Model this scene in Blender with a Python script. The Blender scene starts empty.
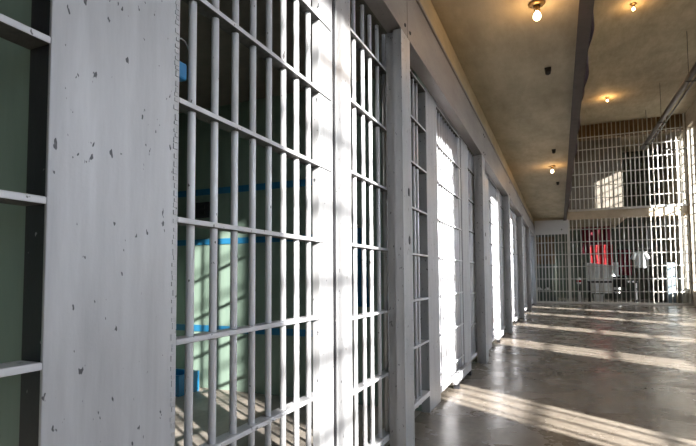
import bpy, bmesh, math, random
from mathutils import Vector, Matrix
random.seed(7)
sc = bpy.context.scene
COL = sc.collection

# ------------------------------------------------------------------ materials
def new_mat(name):
    m = bpy.data.materials.new(name); m.use_nodes = True
    nt = m.node_tree; b = nt.nodes['Principled BSDF']
    return m, nt, b
def noise(nt, scale, detail=4, rough=.6, stretch=None):
    tc = nt.nodes.new('ShaderNodeTexCoord'); mp = nt.nodes.new('ShaderNodeMapping')
    geo = nt.nodes.new('ShaderNodeNewGeometry')
    nt.links.new(geo.outputs['Position'], mp.inputs[0])
    if stretch: mp.inputs['Scale'].default_value = stretch
    n = nt.nodes.new('ShaderNodeTexNoise'); n.inputs['Scale'].default_value = scale
    n.inputs['Detail'].default_value = detail; n.inputs['Roughness'].default_value = rough
    nt.links.new(mp.outputs[0], n.inputs['Vector'])
    return n.outputs['Fac']
def ramp(nt, fac, stops):
    r = nt.nodes.new('ShaderNodeValToRGB'); e = r.color_ramp.elements
    while len(e) < len(stops): e.new(.5)
    for el, (p, c) in zip(e, stops):
        el.position = p; el.color = (*c, 1) if len(c) == 3 else c
    nt.links.new(fac, r.inputs[0]); return r.outputs[0]
def mixc(nt, fac, a, b, mode='MIX'):
    m = nt.nodes.new('ShaderNodeMix'); m.data_type = 'RGBA'; m.blend_type = mode
    if isinstance(fac, (int, float)): m.inputs[0].default_value = fac
    else: nt.links.new(fac, m.inputs[0])
    for i, v in ((6, a), (7, b)):
        if isinstance(v, tuple): m.inputs[i].default_value = (*v, 1)
        else: nt.links.new(v, m.inputs[i])
    return m.outputs[2]
def bump(nt, b, h, strength, dist=.01):
    bp = nt.nodes.new('ShaderNodeBump'); bp.inputs['Strength'].default_value = strength
    bp.inputs['Distance'].default_value = dist
    nt.links.new(h, bp.inputs['Height']); nt.links.new(bp.outputs[0], b.inputs['Normal'])

def painted(name, c1, c2, rough=.42, metal=0., pits=True, stretch=(1, 1, .25), scale=9, bmp=.15, pitc=(.16, .16, .17), pitpos=.3, spec=.5):
    m, nt, b = new_mat(name)
    col = ramp(nt, noise(nt, scale, 6, .65, stretch), [(.3, c1), (.7, c2)])
    if pits:
        f = ramp(nt, noise(nt, 62, 2, .5, (1, 1, .5)), [(pitpos - .012, (1, 1, 1)), (pitpos + .012, (0, 0, 0))])
        col = mixc(nt, f, col, pitc)
    nt.links.new(col, b.inputs['Base Color'])
    b.inputs['Roughness'].default_value = rough; b.inputs['Metallic'].default_value = metal
    b.inputs['Specular IOR Level'].default_value = spec
    bump(nt, b, noise(nt, 120, 3, .6), bmp, .002)
    return m
def plain(name, c, rough=.6, metal=0., var=.12, scale=8):
    m, nt, b = new_mat(name)
    lo = tuple(x * (1 - var) for x in c); hi = tuple(min(1, x * (1 + var)) for x in c)
    nt.links.new(ramp(nt, noise(nt, scale, 5), [(.3, lo), (.7, hi)]), b.inputs['Base Color'])
    b.inputs['Roughness'].default_value = rough; b.inputs['Metallic'].default_value = metal
    return m

M = {}
M['plate'] = painted('silver_painted_steel', (.41, .41, .435), (.55, .55, .575), .40, .25, pitpos=.297, stretch=(1, 1, .12), scale=16, pitc=(.09, .09, .10))
M['bar'] = painted('silver_painted_bar', (.74, .74, .79), (.85, .85, .89), .30, .10, pitpos=.27)
M['cross'] = painted('silver_painted_crossbar', (.58, .58, .62), (.70, .70, .73), .42, .2, pitpos=.3)
M['post'] = painted('grey_painted_post', (.36, .37, .39), (.50, .50, .52), .42, .2, pitpos=.31)
M['header'] = painted('worn_header_paint', (.215, .192, .18), (.33, .30, .285), .45, .1, stretch=(1, .25, 1), scale=5, pitpos=.3)
M['dark'] = painted('dark_worn_steel', (.018, .018, .022), (.035, .034, .04), .45, .1, pitc=(.3, .3, .3), pitpos=.25)
M['bare'] = painted('dark_crossbar_steel', (.032, .03, .028), (.10, .094, .088), .55, .2, scale=26, stretch=(1, 1, 1), pitc=(.4, .4, .4), pitpos=.27)  # darker steel with pale specks for crossbar undersides and backs
M['grime'] = plain('grime', (.03, .03, .032), .8)
M['green'] = painted('green_cell_paint', (.185, .26, .215), (.26, .345, .29), .5, 0, pits=False, stretch=(1, 1, .15), scale=6, bmp=.05)
M['blue'] = plain('blue_paint', (.02, .16, .32), .45)
M['bluecloth'] = plain('blue_cloth', (.01, .13, .27), .8)
M['bluetag'] = plain('blue_plastic', (.015, .19, .42), .4)
M['cellceil'] = plain('cell_ceiling_paint', (.16, .14, .12), .7)
M['black'] = plain('black_fixture', (.012, .012, .012), .5)
M['wire'] = plain('steel_wire', (.45, .45, .46), .35, .8)
M['fargate'] = painted('far_gate_paint', (.58, .57, .53), (.70, .68, .64), .45, .1, pits=False)
M['red'] = plain('red_blanket_cloth', (.30, .004, .008), .85)
M['maroon'] = plain('maroon_and_shaded_cloth', (.14, .008, .02), .85)  # own colour of the towel; painted shade on the upper blanket
M['white'] = plain('white_cotton', (.78, .80, .80), .85)
M['tarp'] = plain('grey_canvas', (.27, .22, .25), .85, var=.3, scale=12)
M['beamrust'] = plain('brown_steel_beam', (.05, .036, .03), .6, var=.3)
M['pipe'] = plain('dark_steel_pipe', (.09, .085, .08), .35, .6)
M['sign'] = plain('pale_grey_panel', (.64, .64, .66), .55, var=.05, scale=2)
M['fartan'] = plain('tan_beam_plaster', (.50, .42, .31), .7, var=.15, scale=3)
M['brown'] = plain('brown_board', (.16, .105, .055), .6, var=.3, scale=4)
M['paper'] = plain('white_paper', (.8, .8, .78), .8, var=.03)
M['locker'] = plain('pale_blue_locker', (.13, .165, .185), .5, var=.06)
M['frame'] = plain('window_frame_paint', (.26, .24, .20), .5)
M['skin'] = M['brown']

# ceiling: yellowed, stained plaster
def plaster(name, stops, rough=.75):
    m, nt, b = new_mat(name)
    c = ramp(nt, noise(nt, 1.3, 8, .62), stops)
    c2 = ramp(nt, noise(nt, 5, 6, .7, (1, .3, 1)), [(.35, (.74, .72, .68)), (.65, (1, 1, 1))])
    nt.links.new(mixc(nt, 1., c, c2, 'MULTIPLY'), b.inputs['Base Color'])
    b.inputs['Roughness'].default_value = rough
    bump(nt, b, noise(nt, 14, 6, .6), .25, .01)
    return m
M['ceil'] = plaster('yellowed_ceiling_plaster', [(.3, (.43, .375, .265)), (.7, (.57, .50, .365))])
M['wallband'] = plaster('yellowed_wall_plaster', [(.3, (.54, .46, .30)), (.7, (.66, .56, .38))])
M['wallplain'] = plaster('dim_wall_plaster', [(.3, (.36, .32, .26)), (.7, (.48, .43, .36))])
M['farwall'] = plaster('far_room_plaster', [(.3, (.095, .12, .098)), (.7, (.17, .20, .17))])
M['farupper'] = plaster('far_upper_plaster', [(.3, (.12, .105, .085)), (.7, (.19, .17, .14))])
# floor: polished stained concrete
m, nt, b = new_mat('polished_concrete')
base = ramp(nt, noise(nt, 1.6, 8, .65), [(.28, (.18, .152, .122)), (.5, (.25, .215, .178)), (.75, (.325, .285, .24))])
spot = ramp(nt, noise(nt, 22, 5, .7), [(.36, (.74, .73, .71)), (.6, (1, 1, 1))])
nt.links.new(mixc(nt, 1., base, spot, 'MULTIPLY'), b.inputs['Base Color'])
rr = ramp(nt, noise(nt, 2.2, 6, .6), [(.3, (.16,) * 3), (.7, (.36,) * 3)])
nt.links.new(rr, b.inputs['Roughness']); b.inputs['Specular IOR Level'].default_value = .6
bump(nt, b, noise(nt, 6, 5, .6), .03, .01)
M['floor'] = m
# cell floor
M['cellfloor'] = plaster('worn_cell_floor', [(.3, (.36, .31, .28)), (.7, (.50, .45, .41))], .5)
M['ground'] = plain('dry_yard_ground', (.20, .18, .15), .9)
# thin window glass
m, nt, b = new_mat('window_glass')
tr = nt.nodes.new('ShaderNodeBsdfTransparent'); gl = nt.nodes.new('ShaderNodeBsdfGlossy'); gl.inputs['Roughness'].default_value = .02
mx = nt.nodes.new('ShaderNodeMixShader'); mx.inputs[0].default_value = .06
nt.links.new(tr.outputs[0], mx.inputs[1]); nt.links.new(gl.outputs[0], mx.inputs[2])
nt.links.new(mx.outputs[0], nt.nodes['Material Output'].inputs['Surface'])
M['glass'] = m
# unseen pane tinted darker to dim the sun on the nearest door
m2 = m.copy(); m2.name = 'dimmed_window_glass'
for n_ in m2.node_tree.nodes:
    if n_.type == 'BSDF_TRANSPARENT': n_.inputs[0].default_value = (.66, .66, .65, 1)
M['dimglass'] = m2
def emit(name, c, s):
    m, nt, b = new_mat(name)
    b.inputs['Base Color'].default_value = (*c, 1)
    b.inputs['Emission Color'].default_value = (*c, 1); b.inputs['Emission Strength'].default_value = s
    return m
M['bulb'] = emit('lit_bulb_glass', (1, .78, .45), 14)
M['brass'] = plain('brass_socket', (.35, .22, .09), .4, .7)

# ------------------------------------------------------------------ mesh helpers
class MB:
    def __init__(s): s.bm = bmesh.new()
    def box(s, x0, x1, y0, y1, z0, z1, bevel=0):
        r = bmesh.ops.create_cube(s.bm, size=1)
        vs = r['verts']
        for v in vs:
            v.co = Vector(((x0 + x1) / 2 + v.co.x * (x1 - x0), (y0 + y1) / 2 + v.co.y * (y1 - y0), (z0 + z1) / 2 + v.co.z * (z1 - z0)))
        if bevel:
            es = {e for v in vs for e in v.link_edges}
            bmesh.ops.bevel(s.bm, geom=list(es), offset=bevel, segments=2, affect='EDGES', profile=.5)
        return s
    def cyl(s, p0, p1, r0, r1=None, n=14):
        p0 = Vector(p0); p1 = Vector(p1); d = p1 - p0; r1 = r0 if r1 is None else r1
        q = Vector((0, 0, 1)).rotation_difference(d.normalized()).to_matrix().to_4x4()
        bmesh.ops.create_cone(s.bm, cap_ends=True, segments=n, radius1=r0, radius2=r1, depth=d.length,
                              matrix=Matrix.Translation((p0 + p1) / 2) @ q)
        return s
    def lathe(s, prof, c=(0, 0, 0), n=20):
        rings = []
        for r, z in prof:
            rings.append([s.bm.verts.new((c[0] + r * math.cos(2 * math.pi * i / n), c[1] + r * math.sin(2 * math.pi * i / n), c[2] + z)) for i in range(n)])
        for a, bb in zip(rings, rings[1:]):
            for i in range(n): s.bm.faces.new((a[i], a[(i + 1) % n], bb[(i + 1) % n], bb[i]))
        s.bm.faces.new(list(reversed(rings[0]))); s.bm.faces.new(rings[-1])
        return s
    def tube(s, pts, r, n=8):
        for a, bb in zip(pts, pts[1:]): s.cyl(a, bb, r, r, n)
        return s
    def grid(s, f, nu, nv, thick=0):
        vs = [[s.bm.verts.new(f(i / nu, j / nv)) for j in range(nv + 1)] for i in range(nu + 1)]
        fs = []
        for i in range(nu):
            for j in range(nv): fs.append(s.bm.faces.new((vs[i][j], vs[i + 1][j], vs[i + 1][j + 1], vs[i][j + 1])))
        if thick: bmesh.ops.solidify(s.bm, geom=fs, thickness=thick)
        return s
    def build(s, name, mat, parent=None, smooth=False, loc=None):
        bmesh.ops.recalc_face_normals(s.bm, faces=s.bm.faces[:])
        me = bpy.data.meshes.new(name); s.bm.to_mesh(me); s.bm.free()
        o = bpy.data.objects.new(name, me); COL.objects.link(o)
        me.materials.append(M[mat] if isinstance(mat, str) else mat)
        if smooth:
            for p in me.polygons: p.use_smooth = len(p.vertices) == 4
        if parent: o.parent = parent
        if loc: o.location = loc
        return o
def tag(o, label=None, cat=None, group=None, kind=None):
    if label: o['label'] = label
    if cat: o['category'] = cat
    if group: o['group'] = group
    if kind: o['kind'] = kind
    return o
def thing(name, loc, label, cat, group=None):
    o = bpy.data.objects.new(name, None); COL.objects.link(o); o.location = loc; o.empty_display_size = .1
    return tag(o, label, cat, group)
def struct(name, mb, mat, parent=None):
    o = mb.build(name, mat, parent)
    if parent is None: o['kind'] = 'structure'
    return o
_cache = {}
def shared(key, make, name, mat, parent, loc, smooth=False):
    """a part; repeats reuse the mesh of the first one of its size"""
    if key not in _cache:
        o = make().build(name, mat, parent, smooth); _cache[key] = o
    else:
        o = _cache[key].copy(); o.name = name; COL.objects.link(o); o.parent = parent
    o.location = loc
    return o
def bar_part(parent, x, y, z0, z1, r=.0108, mat='bar'):
    h = round(z1 - z0, 3)
    return shared(('bar', h, r, mat), lambda: MB().cyl((0, 0, 0), (0, 0, h), r, n=16), 'bar', mat, parent, (x, y, z0), True)
def cross_part(parent, x0, x1, y0, y1, z, t=.015, mat='cross'):
    L = round(y1 - y0, 3)
    o = shared(('cross', L, round(x1 - x0, 3), t, mat), lambda: MB().box(0, x1 - x0, 0, L, -t / 2, t / 2, .003), 'crossbar', mat, parent, (x0, y0, z))
    if len(o.data.materials) == 1:          # underside and back faces take the darker steel
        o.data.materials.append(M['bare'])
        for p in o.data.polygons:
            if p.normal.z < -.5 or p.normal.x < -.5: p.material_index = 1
    return o

# ------------------------------------------------------------------ dimensions
W, W2 = -.7625, -.8666          # front plane of posts and header / plane of the door bars
HB, HT = 2.335, 2.66            # header
CE = 2.96                       # gallery soffit
UC = 6.1                        # upper ceiling
YF = 18.2                       # far gate wall
XR = 3.8                        # window wall
XC = -3.35                      # back of the cells
Y0 = -7.0
ordinal = ['nearest', 'second', 'third', 'fourth', 'fifth', 'sixth']

# ------------------------------------------------------------------ setting
struct('floor', MB().box(-.93, XR + .3, Y0, YF + .05, -.2, 0), 'floor')
struct('floor_cells', MB().box(XC - .2, -.93, Y0, 20, -.2, 0.0), 'cellfloor')
struct('floor_far_room', MB().box(-1.2, XR + .3, YF + .05, 23.2, -.2, 0), 'floor')
struct('wall_cells_back', MB().box(XC - .2, XC, Y0, 18.5, 0, 2.6), 'green')
struct('ceiling_cells', MB().box(XC - .2, -.93, Y0, 18.5, 2.5, 2.6), 'cellceil')
struct('wall_left_upper', MB().box(-.93, -.80, Y0, 18.2, HT - .02, UC), 'wallband')
struct('ceiling_gallery', MB().box(-.80, .19, Y0, YF, CE, CE + .18), 'ceil')
struct('ceiling', MB().box(-.95, XR + .3, Y0, 23.2, UC, UC + .2), 'ceil')
struct('wall_behind', MB().box(XC - .2, XR + .3, Y0 - .2, Y0, -.2, UC + .2), 'wallplain')
# edge beam of the gallery
e = MB()
e.box(.19, .255, Y0, YF, CE - .10, CE + .18, .004).box(.175, .27, Y0, YF, CE - .115, CE - .1)
tag(e.build('edge_beam', 'beamrust'), 'dark brown steel beam along the open edge of the low ceiling', 'beam')

# right wall with tall windows
wins = [(-3.9, .9), (-1.22, 1.1), (1.02, .8), (4.47, .9), (7.17, .8), (10.27, .8), (12.97, .8), (17.68, .74), (19.1, 1.0)]
ZS, ZT = .45, 5.3
wr = MB()
ys = [Y0]
for c, w in wins: ys += [c - w / 2, c + w / 2]
ys.append(23.2)
ys[-2] = min(ys[-2], 23.0)
for a, bq in zip(ys[0::2], ys[1::2]):
    if bq > a: wr.box(XR, XR + .3, a, bq, 0, UC)
rows = []
for i, (c, w) in enumerate(wins):
    tall = c > 17
    wr.box(XR, XR + .3, c - w / 2, c + w / 2, 0, ZS).box(XR, XR + .3, c - w / 2, c + w / 2, 5.6, UC)
    if tall: rows.append((c, w, ZS, 5.6, c))
    else:
        wr.box(XR, XR + .3, c - w / 2, c + w / 2, 4.15, 4.62)  # added solid band, keeps the sun off the header
        rows += [(c, w, ZS, 4.15, c), (c, w, 4.62, 5.6, c)]  # unseen upper row added to light the ceiling
struct('wall_right', wr, 'wallplain')
for i, (c, w, ZS, ZT, _) in enumerate(rows):
    y0, y1 = c - w / 2, c + w / 2
    f = MB()
    f.box(XR + .1, XR + .16, y0, y0 + .03, ZS, ZT).box(XR + .1, XR + .16, y1 - .03, y1, ZS, ZT)
    f.box(XR + .1, XR + .16, y0, y1, ZS, ZS + .04).box(XR + .1, XR + .16, y0, y1, ZT - .04, ZT)
    nb = 4 if w < 1.2 else 5
    for k in range(1, nb):
        yy = y0 + w * k / nb; f.box(XR + .115, XR + .145, yy - .010, yy + .010, ZS, ZT)
    nz = round((ZT - ZS) / .31)
    for k in range(1, nz):
        zz = ZS + (ZT - ZS) * k / nz; f.box(XR + .115, XR + .145, y0, y1, zz - .015, zz + .015)
    fr = f.build('window_%d' % (i + 1), 'frame'); fr['kind'] = 'structure'
    MB().box(XR + .127, XR + .131, y0 + .02, y1 - .02, ZS + .02, ZT - .02).build('pane', 'dimglass' if c == -1.22 else 'glass', fr)
    MB().box(XR - .05, XR + .1, y0 - .03, y1 + .03, ZS - .04, ZS).build('window_sill', 'wallplain', fr)
    L = bpy.data.lights.new('window_daylight', 'AREA'); L.shape = 'RECTANGLE'; L.size = ZT - ZS; L.size_y = w
    L.cycles.is_portal = True
    lo = bpy.data.objects.new('window_daylight', L); COL.objects.link(lo)
    lo.location = (XR + .2, c, (ZS + ZT) / 2); lo.rotation_euler = (0, math.radians(90), 0)
struct('ground_outside', MB().box(XR + .3, 60, -45, 60, -.5, -.3), 'ground')

# ------------------------------------------------------------------ cell fronts
off = [0.0, 0.0]
bays = []                        # (plate0, plate1, doorA0, doorA1, B0, Bbars0, C0, C1)
bays.append(dict(plate=(.593, .929), a=(.929, 1.845), jb=(1.87, 2.034), b=(2.034, 2.80), post=(2.498, 2.665), c=(2.80, 3.431), nb=5,
                 bb=[2.122, 2.237, 2.342, 2.456, 2.568], cb=[2.90, 2.99, 3.08, 3.17, 3.25], ab=[1.001 + .0935 * i for i in range(9)], stile=.127))
for k in range(5):
    o = 3.1 * k
    bays.append(dict(plate=(3.431 + o, 3.764 + o), a=(3.764 + o, 4.80 + o), jb=(4.825 + o, 5.20 + o), b=(5.20 + o, 5.90 + o), post=(5.54 + o, 5.75 + o),
                     c=(5.90 + o, 6.531 + o), bb=[5.29 + o + .1 * i for i in range(5)], cb=[6.0 + o + .09 * i for i in range(5)],
                     ab=[3.85 + o + .0935 * i for i in range(10)], stile=.10))
bays[-1]['post'] = (17.94, 18.15)
pre = dict(plate=None, a=None, jb=None, b=None, post=None, c=(-.35, .593), cb=[-.28 + .094 * i for i in range(8)])
zA = [.202 + .304 * i for i in range(8)]
zB = [.44 + .338 * i for i in range(6)]

def plate_column(y0, y1, label, i):
    t = thing('steel_plate', (W2, (y0 + y1) / 2, 0), label, 'steel plate', 'wide steel plates beside the cell doors')
    h = (y1 - y0) / 2
    MB().box(-.008, 0, -h, h, 0.0, HB + .02, .0025).build('face_plate', 'plate', t)
    MB().box(-.062, -.008, -h + .001, -h + .009, 0, HB + .02).build('side_flange', 'dark' if i == 0 else 'post', t)
    MB().box(-.062, -.008, h - .009, h - .001, 0, HB + .02).build('side_flange', 'plate', t)
    if i == 0:   # weld bead down the right edge
        m_ = MB()
        z = .02
        while z < HB:
            d = .004 + random.random() * .004
            m_.box(-.002, .0015 + random.random() * .001, h - .014 - random.random() * .006, h - .004, z, z + d * 2, .0008); z += d * 2 + random.random() * .012
        m_.build('weld_bead', 'plate', t)
    return t
def door_a(B, label):
    y0, y1 = B['a']; ym = (y0 + y1) / 2
    t = thing('sliding_cell_door', (W2, ym, 0), label, 'cell door', 'sliding barred cell doors')
    for y in B['ab']: bar_part(t, -.024, y - ym, .1, HB + .02)
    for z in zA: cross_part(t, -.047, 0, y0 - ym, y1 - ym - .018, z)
    s = B['stile']
    MB().box(-.04, -.006, y1 - s - ym, y1 - ym, .07, HB + .02, .003).build('stile', 'plate', t)
    MB().box(-.05, .002, y0 - ym, y1 - ym, .06, .105, .004).build('bottom_rail', 'cross', t)
    MB().box(-.05, .002, y0 - ym, y1 - ym, HB + .02, HB + .08, .004).build('top_rail', 'cross', t)
    return t
def panel_b(B, label):
    y0, y1 = B['jb'][0], B['b'][1]; ym = (y0 + y1) / 2
    t = thing('fixed_bar_panel', (W2, ym, 0), label, 'bar panel', 'fixed barred panels between door and post')
    MB().box(-.06, -.001, B['jb'][0] - ym, B['jb'][1] - ym, 0, HB + .02, .003).build('jamb_plate', 'plate', t)
    MB().box(-.055, -.006, B['jb'][0] - .016 - ym, B['jb'][0] - ym, .05, HB + .02).build('gap_shade_strip', 'dark', t)  # added dark strip, stands in for the shade in the door gap
    for y in B['bb']: bar_part(t, -.024, y - ym, .1, HB + .02)
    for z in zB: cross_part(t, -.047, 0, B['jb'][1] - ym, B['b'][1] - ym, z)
    MB().box(-.062, -.05, B['bb'][-1] + .05 - ym, B['b'][1] - ym, .08, HB + .02).build('backing_plate', 'post', t)
    MB().box(-.06, .002, B['jb'][1] - ym, B['b'][1] - ym, .085, .12, .004).build('bottom_rail', 'cross', t)
    return t
def panel_c(B, label):
    y0, y1 = B['c']; ym = (y0 + y1) / 2
    t = thing('narrow_bar_panel', (W2, ym, 0), label, 'bar panel', 'narrow barred panels beside the steel plates')
    for y in B['cb']: bar_part(t, -.024, y - ym, .1, HB + .02)
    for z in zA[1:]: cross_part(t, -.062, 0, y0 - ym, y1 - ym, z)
    MB().box(-.06, .002, y0 - ym, y1 - ym, .12, .155, .004).build('bottom_rail', 'cross', t)
    return t
def post(B, label):
    y0, y1 = B['post']; ym = (y0 + y1) / 2; h = (y1 - y0) / 2
    t = thing('steel_post', (W, ym, 0), label, 'post', 'grey steel posts along the cell row')
    MB().box(-.008, 0, -h, h, 0, HB, .002).build('face_plate', 'post', t)
    MB().box(-.05, -.008, -h + .004, -h + .014, 0, HB).build('side_flange', 'post', t)
    MB().box(-.05, -.008, h - .014, h - .004, 0, HB).build('side_flange', 'post', t)
    MB().box(-.10, -.05, -h + .028, h - .006, 0, HB).build('web', 'post', t)
    for z in (1.44, 1.17):
        MB().lathe([(.016, -.002), (.016, .001), (.012, .0025), (.004, .0025)], n=16).build('bolt_plate', 'dark', t).matrix_local = Matrix.Translation((.001, .3 * h, z)) @ Matrix.Rotation(math.radians(90), 4, 'Y') @ Matrix.Scale(1.5, 4, (1, 0, 0))
    return t
def header(y0, y1, label):
    ym = (y0 + y1) / 2; h = (y1 - y0) / 2
    t = thing('header_cover', (W, ym, HB), label, 'header beam', 'steel header covers over the cell doors')
    MB().box(-.008, 0, -h + .003, h - .003, 0, HT - HB, .003).build('front_cover', 'header', t)
    MB().box(-.096, -.008, -h + .003, h - .003, .012, .02).build('soffit_plate', 'header', t)
    MB().box(-.03, .012, -h + .003, h - .003, HT - HB, HT - HB + .022, .003).build('top_lip', 'header', t)
    for zz in (.05, .26):
        for yy in (-h + .05, h - .05):
            MB().lathe([(.011, -.001), (.011, .003), (.006, .006), (.002, .006)], n=12).build('bolt', 'dark', t).matrix_local = Matrix.Translation((0, yy, zz)) @ Matrix.Rotation(math.radians(90), 4, 'Y')
    return t
def track(B, label):
    y0, y1 = B['a']; a, bq = y0 + .42, y1 + .12; ym = (a + bq) / 2; h = (bq - a) / 2
    t = thing('door_track', (W2, ym, 0), label, 'door track', 'floor tracks under the sliding doors')
    MB().box(.006, .045, -h, h, .04, .12, .006).build('track_cover', 'plate', t)
    for y in (-h + .06, h - .06): MB().box(.01, .055, y - .02, y + .02, 0, .04).build('foot', 'dark', t)

where = ['nearest the camera', 'of the second cell', 'of the third cell', 'of the fourth cell', 'of the fifth cell', 'of the last cell by the far gate']
panel_c(pre, 'crossbars and bars at the left picture edge against green cell wall')
for i, B in enumerate(bays):
    last = i == len(bays) - 1
    plab = ['big pitted silver steel plate filling the left foreground', 'wide pale steel plate just past the first grey post',
            'sunlit steel plate just past the second grey post', 'steel plate just past the third grey post',
            'steel plate just past the fourth grey post', 'steel plate nearest the far gate along the cell row'][i]
    plate_column(*B['plate'], plab, i)
    door_a(B, ['large silver barred sliding door in the foreground, dark green cell behind it', 'bright sunlit barred door between first and second grey posts',
               'glaring white sunlit barred door between second and third grey posts', 'barred door between third and fourth grey posts',
               'barred door between fourth and fifth grey posts', 'farthest barred door before the far gate'][i])
    panel_b(B, ['tall barred panel of five bars right of the big foreground door', 'fixed barred panel just before the second grey post',
                'fixed barred panel just before the third grey post', 'fixed barred panel just before the fourth grey post',
                'fixed barred panel just before the fifth grey post', 'fixed barred panel at the end by the far gate'][i])
    if not last:
        panel_c(B, ['narrow barred panel just past the first grey post, dark inside', 'narrow barred panel just past the second grey post',
                    'narrow barred panel just past the third grey post', 'narrow barred panel just past the fourth grey post',
                    'narrow barred panel just past the fifth grey post'][i])
    post(B, ['nearest grey steel post with two oval bolt plates, right of foreground door', 'second grey steel post along the cell row', 'third grey steel post along the cell row',
             'fourth grey steel post along the cell row', 'fifth grey steel post along the cell row', 'last grey steel post against the far gate wall'][i])
    if i > 0:
        track(B, ['', 'white boxed floor track under the sunlit second door', 'white boxed floor track under the glaring third door', 'boxed floor track under the fourth door',
                  'boxed floor track under the fifth door', 'boxed floor track under the farthest door'][i])
    # partition wall between two cells, with its three painted bands
    yp = B['plate'][0]
    ww = struct('wall_partition_%d' % (i + 1), MB().box(XC, -.93, yp + .012, yp + .32, 0, 2.5), 'green')
    for z, t_ in ((1.735, .055), (1.285, .05), (.52, .055)):
        MB().box(XC, -1.45, yp + .004, yp + .013, z - t_ / 2, z + t_ / 2).build('painted_band', 'blue', ww)
hy = [-3.5, -.42, 2.62, 5.72, 8.84, 11.94, 15.04, 18.16]
hl = ['header cover above the camera', 'header cover over the big foreground door', 'brownish header cover past the first joint over second cell', 'header cover over the third cell',
      'header cover over the fourth cell', 'header cover over the fifth cell', 'farthest header cover ending at the far gate']
for j in range(1, 7): header(hy[j], hy[j + 1], hl[j])

# small things in the first cell
# blue tag on a wire loop
t = thing('blue_tag', (-.905, .968, 1.525), 'blue tag on a wire loop hanging beside the foreground plate', 'tag')
MB().box(-.012, .012, -.024, .018, -.035, .012, .006).build('tag_body', 'bluetag', t)
MB().tube([(0, .01 + .030 * math.cos(a), .035 + .045 * math.sin(a)) for a in [i * math.pi / 7 - .5 for i in range(10)]], .0018).build('wire_loop', 'wire', t)
# blue bin
t = thing('blue_crate', (-3.02, 3.22, 0), 'small blue crate on the cell floor behind the foreground door', 'crate')
cb = MB(); cb.box(-.16, .16, -.12, .12, .001, .02).box(-.16, -.145, -.12, .12, .02, .17).box(.145, .16, -.12, .12, .02, .17).box(-.145, .145, -.12, -.105, .02, .17).box(-.145, .145, .105, .12, .02, .17)
cb.build('crate_body', 'bluetag', t)
MB().box(-.05, .05, -.123, -.119, .07, .11).build('handle_slot', 'black', t)
# wall plate
t = thing('outlet_box', (-2.90, 3.44, 1.50), 'small dark outlet box on the green cell wall under the blue band', 'outlet')
MB().box(-.075, .075, -.035, 0, 0, .14, .006).build('cover', 'dark', t)
MB().box(-.03, .03, -.04, -.035, .03, .06).build('socket', 'black', t); MB().box(-.03, .03, -.04, -.035, .08, .11).build('socket', 'black', t)
# towel
t = thing('hanging_towel', (-1.42, 3.44, 1.36), 'dark blue towel hanging on the cell wall behind the five-bar panel', 'towel')
MB().grid(lambda u, v: Vector(((u - .5) * (.17 + .05 * v), -.03 - .016 * math.sin(u * 14 + v), -.02 - .60 * v)), 14, 10, .006).build('cloth', 'bluecloth', t, True)
MB().cyl((0, .01, 0), (0, -.06, .005), .007).build('hook', 'wire', t)

# ------------------------------------------------------------------ ceiling lamps
def lamp(x, y, z, label, power, grp, big=1.0):
    t = thing('bulb_lamp', (x, y, z), label, 'ceiling lamp', grp)
    MB().lathe([(.001, 0), (.055, 0), (.06, -.008), (.05, -.018), (.03, -.022), (.001, -.022)]).build('ceiling_plate', 'brass', t, True)
    MB().lathe([(.020, -.02), (.022, -.05), (.018, -.062), (.001, -.062)]).build('socket', 'brass', t, True)
    MB().lathe([(.011, -.06), (.014, -.070), (.024, -.084), (.028, -.100), (.025, -.115), (.015, -.126), (.002, -.130)]).build('bulb', 'bulb', t, True)
    L = bpy.data.lights.new('lamp_light', 'POINT'); L.color = (1, .55, .20); L.energy = power; L.shadow_soft_size = .035
    lo = bpy.data.objects.new('lamp_light', L); COL.objects.link(lo); lo.location = (x, y, z - .19)
lamp(-.10, 3.71, CE, 'nearest bare bulb lamp on the low ceiling', 3, 'bare bulbs on the low ceiling')
lamp(-.07, 9.5, CE, 'distant bare bulb lamp on the low ceiling near its far end', 3, 'bare bulbs on the low ceiling')
lamp(1.40, 15.6, UC, 'distant bare bulb lamp on the high ceiling above the barred gate', 8, 'bare bulbs on the high ceiling')
lamp(1.42, 10.35, UC, 'bare bulb lamp on the high ceiling at the top picture edge', 6, 'bare bulbs on the high ceiling')
def cbox(x, y, label):
    t = thing('ceiling_box', (x, y, CE), label, 'junction box', 'small black boxes on the low ceiling')
    MB().box(-.03, .03, -.03, .03, -.02, 0, .004).build('base', 'black', t)
    MB().lathe([(.028, -.02), (.024, -.055), (.012, -.065), (.001, -.065)], n=16).build('cap', 'black', t, True)
cbox(-.05, 4.95, 'small black box on the low ceiling just past the nearest bulb')
cbox(-.03, 8.25, 'small black box on the low ceiling just before the distant bulb')
cbox(.02, 11.2, 'small black box on the low ceiling beyond the distant bulb')

# canvas sheets hung along the gallery edge
def sheet(y0, y1, zb0, zb1, ph, label, mat='tarp'):
    t = thing('canvas_sheet', (.285, (y0 + y1) / 2, 3.2), label, 'canvas', 'grey canvas sheets along the gallery edge')
    L = y1 - y0
    def f(u, v):
        zb = zb0 + (zb1 - zb0) * u
        return Vector((.012 * math.sin(u * 17 + ph) * (.3 + v) + .014 * v, (u - .5) * L, (4.1 - 3.2) + (zb - 4.1) * v))
    MB().grid(f, 40, 12, .004).build('cloth', mat, t, True)
    MB().cyl((-.01, -L / 2, .9), (-.01, L / 2, .9), .02).build('rail', 'beamrust', t)
sheet(3.4, 5.6, 3.06, 2.90, .3, 'grey canvas sheet hanging from the gallery edge nearest the camera')
sheet(6.0, 9.2, 3.05, 2.92, 1.4, 'second grey canvas sheet along the gallery edge')
sheet(10.2, 16.5, 3.02, 2.84, 2.2, 'farthest grey canvas sheet along the gallery edge near the upper gate')

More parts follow.
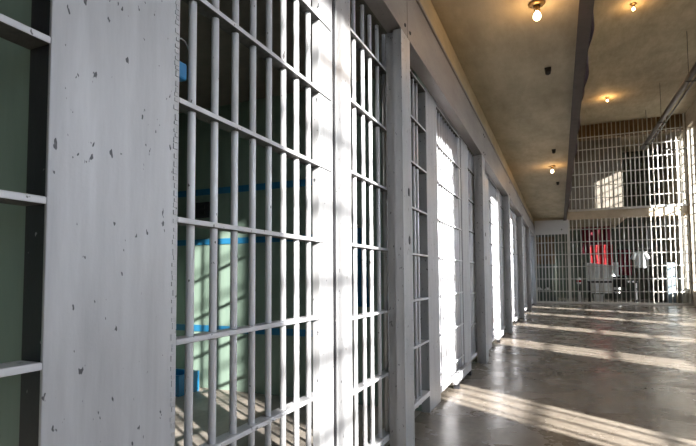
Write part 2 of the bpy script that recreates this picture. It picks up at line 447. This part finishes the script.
# ------------------------------------------------------------------ far gates
def gate(x0, x1, z0, z1, pitch, zc, label, name='barred_gate', frame=.045, doors=()):
    xm = (x0 + x1) / 2
    t = thing(name, (xm, YF, z0), label, 'gate')
    n = int(round((x1 - x0) / pitch)); H = z1 - z0
    for i in range(1, n): bar_part(t, x0 + (x1 - x0) * i / n - xm, 0, 0.0, H, .015, 'fargate')
    for z in zc:
        L = round(x1 - x0, 3)
        shared(('gc', L), lambda: MB().box(-L / 2, L / 2, -.02, .02, -.012, .012, .003), 'crossbar', 'fargate', t, (0, 0, z - z0))
    MB().box(x0 - xm, x0 - xm + frame, -.03, .03, 0, H, .004).build('frame_post', 'fargate', t)
    MB().box(x1 - xm - frame, x1 - xm, -.03, .03, 0, H, .004).build('frame_post', 'fargate', t)
    MB().box(x0 - xm, x1 - xm, -.035, .035, 0, .07, .004).build('bottom_rail', 'fargate', t)
    return t
BZ0, BZ1 = 2.86, 3.14
struct('beam_far', MB().box(-.93, XR, YF, YF + .3, BZ0, BZ1), 'fartan')
gate(.32, 3.78, 0, BZ0, .127, [.42 + .42 * i for i in range(6)], 'tall barred gate at the end of the corridor, red cloth behind it')
gate(-.76, .32, 0, 2.38, .108, [.42 + .42 * i for i in range(5)], 'narrow barred gate in the corner under the pale grey panel')
gate(.32, 3.78, BZ1, UC, .130, [BZ1 + .42 * i for i in range(1, 7)], 'upper barred gate above the far beam')
t = thing('grey_panel', (-.22, YF - .03, 2.38), 'plain pale grey panel above the narrow corner gate', 'panel')
MB().box(-.54, .54, -.02, .02, 0, .5, .004).build('board', 'sign', t)
MB().lathe([(.02, 0), (.02, .01), (.008, .014), (.001, .014)], n=14).build('knob', 'black', t).matrix_local = Matrix.Translation((.33, -.02, .16)) @ Matrix.Rotation(math.radians(90), 4, 'X')
struct('wall_far_upper_left', MB().box(-.93, .30, YF + .0, YF + .2, BZ1, UC), 'wallplain')

# far room
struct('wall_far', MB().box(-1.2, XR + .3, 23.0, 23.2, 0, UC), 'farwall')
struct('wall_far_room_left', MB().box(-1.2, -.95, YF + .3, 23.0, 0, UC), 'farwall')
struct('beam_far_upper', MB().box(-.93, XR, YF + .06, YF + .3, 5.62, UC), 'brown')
struct('floor_far_upper', MB().box(-.95, 2.2, YF + .3, 23.0, BZ0 + .1, BZ1), 'fartan')
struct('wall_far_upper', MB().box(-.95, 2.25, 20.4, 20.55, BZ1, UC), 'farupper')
YR = 19.6
# clothes line
t = thing('clothes_line', (1.6, YR, 2.72), 'line strung across the far room behind the gate', 'clothes line')
MB().cyl((-2.53, 0, 0), (2.2, 0, 0), .006).build('rope', 'grime', t)
def cloth(name, x0, x1, z0, z1, mat, label, cat, slant=0., y=YR, amp=.03, ph=0.):
    t = thing(name, ((x0 + x1) / 2, y, z1), label, cat)
    MB().grid(lambda u, v: Vector(((u - .5) * (x1 - x0), amp * math.sin(u * 19 + ph) + .02 * math.sin(v * 5 + ph), -(z1 - z0 - slant * (1 - u)) * v)), 30, 12, .008).build('fabric', mat, t, True)
    return t
cloth('shaded_blanket_part', .80, 1.72, 1.75, 2.71, 'maroon', 'shaded upper part of the red blanket, painted as a dark maroon cloth', 'blanket', ph=.8)  # shade on the red blanket, put into this cloth's dark colour
t = thing('low_line', (1.3, YR - .12, 2.06), 'lower line holding the bright red blanket', 'clothes line')
MB().cyl((-.7, 0, 0), (.7, 0, 0), .006).build('rope', 'grime', t)
for q in (-.7, .7): MB().cyl((q, 0, 0), (q, 0, -2.06), .015).build('pole', 'grime', t)
cloth('red_blanket', 1.04, 1.76, 1.30, 2.05, 'red', 'bright red blanket hung on a low line behind the far gate', 'blanket', slant=.10, y=YR - .12)
cloth('maroon_towel', 1.93, 2.34, .95, 1.86, 'maroon', 'dark red towel hanging right of the red blanket behind the far gate', 'towel', ph=1.)
# white shirt
t = thing('white_shirt', (2.61, YR, 1.78), 'white shirt hanging right of the dark red towel behind the far gate', 'shirt')
MB().grid(lambda u, v: Vector(((u - .5) * (.30 + .05 * v), -.03 + .02 * math.sin(u * 15) - .05 * math.sin(math.pi * u), -.57 * v)), 16, 10, .02).build('body', 'white', t, True)
for s in (-1, 1): MB().cyl((s * .14, -.03, -.03), (s * .24, -.03, -.27), .055, .07, 12).build('sleeve', 'white', t, True)
for a, bq, n_ in ((1.93, 2.34, 'rod'), ):
    pass
t = thing('hanging_rod', (2.4, YR + .04, 1.85), 'dark rod holding towel and shirt behind the far gate', 'rod')
MB().cyl((-.55, 0, .02), (.55, 0, .02), .014).build('pole', 'grime', t)
for s in (-.5, .5): MB().cyl((s, 0, .02), (s, 0, .88), .005).build('hanger', 'grime', t)
# table with clutter
t = thing('metal_table', (1.65, 19.02, 0), 'dark long table behind the far gate', 'table')
MB().box(-.75, .75, -.3, .3, .70, .76, .008).build('tabletop', 'grime', t)
for x in (-.7, .7):
    for y in (-.25, .25): MB().box(x - .025, x + .025, y - .025, y + .025, 0, .70).build('leg', 'grime', t)
t = thing('white_bucket', (1.2, 18.52, 0), 'white bucket on the floor before the dark table', 'bucket')
MB().lathe([(.12, 0), (.15, .3), (.155, .31), (.14, .31), (.11, .02)]).build('tub', 'white', t, True)
MB().tube([(.15 * math.cos(a), 0, .3 + .13 * math.sin(a)) for a in [i * math.pi / 10 for i in range(11)]], .004).build('handle', 'wire', t)
t = thing('black_chair', (1.85, 18.46, 0), 'black chair standing before the dark table behind the far gate', 'chair')
MB().box(-.22, .22, -.22, .22, .42, .47, .015).build('seat', 'black', t)
MB().box(-.22, .22, .19, .23, .55, .92, .012).build('backrest', 'black', t)
for x in (-.19, .19):
    MB().cyl((x, .2, 0), (x, .21, .9), .015).build('leg', 'black', t); MB().cyl((x, -.19, 0), (x, -.19, .43), .015).build('leg', 'black', t)
t = thing('folded_sheet', (1.25, 19.02, .76), 'white folded sheet lying on the dark table', 'sheet')
MB().box(-.25, .25, -.16, .16, 0, .05, .015).box(-.22, .2, -.14, .15, .05, .09, .015).build('fold', 'white', t)
t = thing('white_jug', (1.68, 19.0, .76), 'white jug standing on the dark table', 'jug')
MB().lathe([(.07, 0), (.085, .02), (.085, .17), (.05, .22), (.03, .25), (.032, .27), (.005, .27)]).build('vessel', 'white', t, True)
MB().tube([(.08, 0, .16), (.13, 0, .15), (.135, 0, .08), (.085, 0, .05)], .01).build('handle', 'white', t)
# white stand at left of the big gate
t = thing('white_stand', (.62, 18.75, 0), 'white stand with a red cap just behind the big gate, left side', 'stand')
MB().cyl((0, 0, 0), (0, 0, .38), .05, .045).build('foot_tube', 'white', t, True)
MB().cyl((0, 0, .38), (0, 0, .66), .025).build('pole', 'grime', t, True)
MB().lathe([(.05, .66), (.07, .7), (.07, .84), (.04, .88), (.001, .88)]).build('head', 'white', t, True)
MB().lathe([(.072, .72), (.075, .76), (.072, .80), (.06, .80)]).build('cap', 'red', t, True)
# big pale sheet behind the table
cloth('pale_sheet', .95, 2.0, .30, 1.42, 'white', 'pale sheet hanging low behind the dark table', 'sheet', y=20.0, amp=.05, ph=.6)
t = thing('sheet_rail', (1.5, 20.1, 1.42), 'low rail holding the pale sheet behind the table', 'rail')
MB().cyl((-.7, 0, 0), (.7, 0, 0), .012).build('pole', 'grime', t)
for s in (-.68, .68): MB().cyl((s, 0, 0), (s, 0, -1.42), .012).build('leg', 'grime', t)
# pale locker
t = thing('pale_locker', (3.48, 19.7, 0), 'pale blue locker right of the shirt beside the far window', 'locker')
MB().box(-.12, .12, -.2, .2, 0, 1.38, .006).build('cabinet', 'locker', t)
MB().box(-.105, .105, -.21, -.2, .05, 1.33, .004).build('door', 'locker', t)
MB().box(.06, .08, -.225, -.21, .7, .8, .003).build('handle', 'wire', t)
# left corner: brown cabinet, papers, grey door
t = thing('brown_cupboard', (-.55, 20.3, 0), 'brown cupboard behind the narrow corner gate', 'cupboard')
MB().box(-.35, .45, -.2, .2, 0, 2.5, .006).build('carcass', 'farwall', t)
MB().box(-.34, .03, -.225, -.2, 1.4, 2.45, .004).build('door', 'brown', t); MB().box(.06, .44, -.225, -.2, 1.4, 2.45, .004).build('door', 'brown', t)
t = thing('low_shelf', (-.55, 19.4, 0), 'low grey shelf behind the narrow corner gate', 'shelf')
MB().box(-.3, .3, -.15, .15, .36, .39).build('board', 'farwall', t)
for s in (-.28, .28): MB().box(s - .02, s + .02, -.15, .15, 0, .36).build('side_panel', 'farwall', t)
for k, (x, r) in enumerate(((-.70, .2), (-.42, -.15))):
    t = thing('paper_heap', (x, 19.35, .39), ['left crumpled white paper on the low corner shelf', 'right crumpled white paper on the low corner shelf'][k], 'paper', 'crumpled papers on the low shelf')
    t.rotation_euler.z = r
    MB().grid(lambda u, v: Vector(((u - .5) * .2, (v - .5) * .16, .045 + .08 * math.sin(u * 3.1) * math.sin(v * 3.1) + .02 * math.sin(u * 21 + v * 13))), 14, 10, .004).build('sheet', 'paper', t)

# high pipe along the window wall
t = thing('high_pipe', (2.6, 0, 5.08), 'dark pipe running under the high ceiling along the window wall', 'pipe')
MB().cyl((0, 6, 0), (0, 18.1, 0), .06, n=18).build('main_pipe', 'pipe', t, True)
MB().cyl((.10, 6, -.05), (.10, 17.2, -.05), .02, n=12).build('conduit', 'pipe', t, True)
for y in (9.0, 12.0, 15.0, 17.3):
    MB().cyl((0, y, .05), (0, y, UC - 5.08), .006).build('hanger_rod', 'pipe', t)
    MB().box(-.07, .13, y - .015, y + .015, -.08, -.055).build('bracket', 'pipe', t)
t = thing('branch_pipe', (3.1, 17.9, 4.9), 'thin pipe crossing from the upper gate to the window wall', 'pipe')
MB().tube([(0, 0, .06), (.2, -.02, 0), (.45, -.03, -.02), (.69, -.05, 0)], .022, 10).build('tube', 'pipe', t, True)

# ------------------------------------------------------------------ daylight
d = Vector((-1, .65, -.41)).normalized()
S = bpy.data.lights.new('sun', 'SUN'); S.energy = 38; S.angle = math.radians(.7); S.color = (1, .97, .92)
so = bpy.data.objects.new('sun', S); COL.objects.link(so); so.location = (20, -10, 12)
so.rotation_euler = d.to_track_quat('-Z', 'Y').to_euler()
w = bpy.data.worlds.new('sky'); sc.world = w; w.use_nodes = True
bg = w.node_tree.nodes['Background']
bg.inputs[0].default_value = (.80, .89, 1, 1); bg.inputs[1].default_value = 9.0

# ------------------------------------------------------------------ camera
f_, yaw, pit, roll, cy = 483.6, .4114, .0521, -.0060, 251.24
F = Vector((-math.sin(yaw) * math.cos(pit), math.cos(yaw) * math.cos(pit), math.sin(pit)))
R_ = Vector((math.cos(yaw), math.sin(yaw), 0)); U = R_.cross(F)
R2 = math.cos(roll) * R_ + math.sin(roll) * U; U2 = -math.sin(roll) * R_ + math.cos(roll) * U
cam = bpy.data.cameras.new('camera'); co = bpy.data.objects.new('camera', cam); COL.objects.link(co)
mw = Matrix.Identity(4)
for i in range(3): mw[i][0] = R2[i]; mw[i][1] = U2[i]; mw[i][2] = -F[i]
mw[2][3] = .97
co.matrix_world = mw
cam.sensor_fit = 'HORIZONTAL'; cam.sensor_width = 36; cam.lens = f_ / 696 * 36
cam.shift_y = (cy - 223) / 696; cam.clip_start = .05
sc.camera = co

sc.view_settings.view_transform = 'Standard'; sc.view_settings.look = 'None'
sc.view_settings.gamma = 1; sc.view_settings.use_curve_mapping = False
sc.view_settings.exposure = 0.3
try:
    sc.cycles.use_denoising = True; sc.cycles.max_bounces = 10; sc.cycles.diffuse_bounces = 6; sc.cycles.transparent_max_bounces = 16
    sc.cycles.sample_clamp_indirect = 8; sc.cycles.caustics_reflective = False; sc.cycles.caustics_refractive = False
except Exception: pass
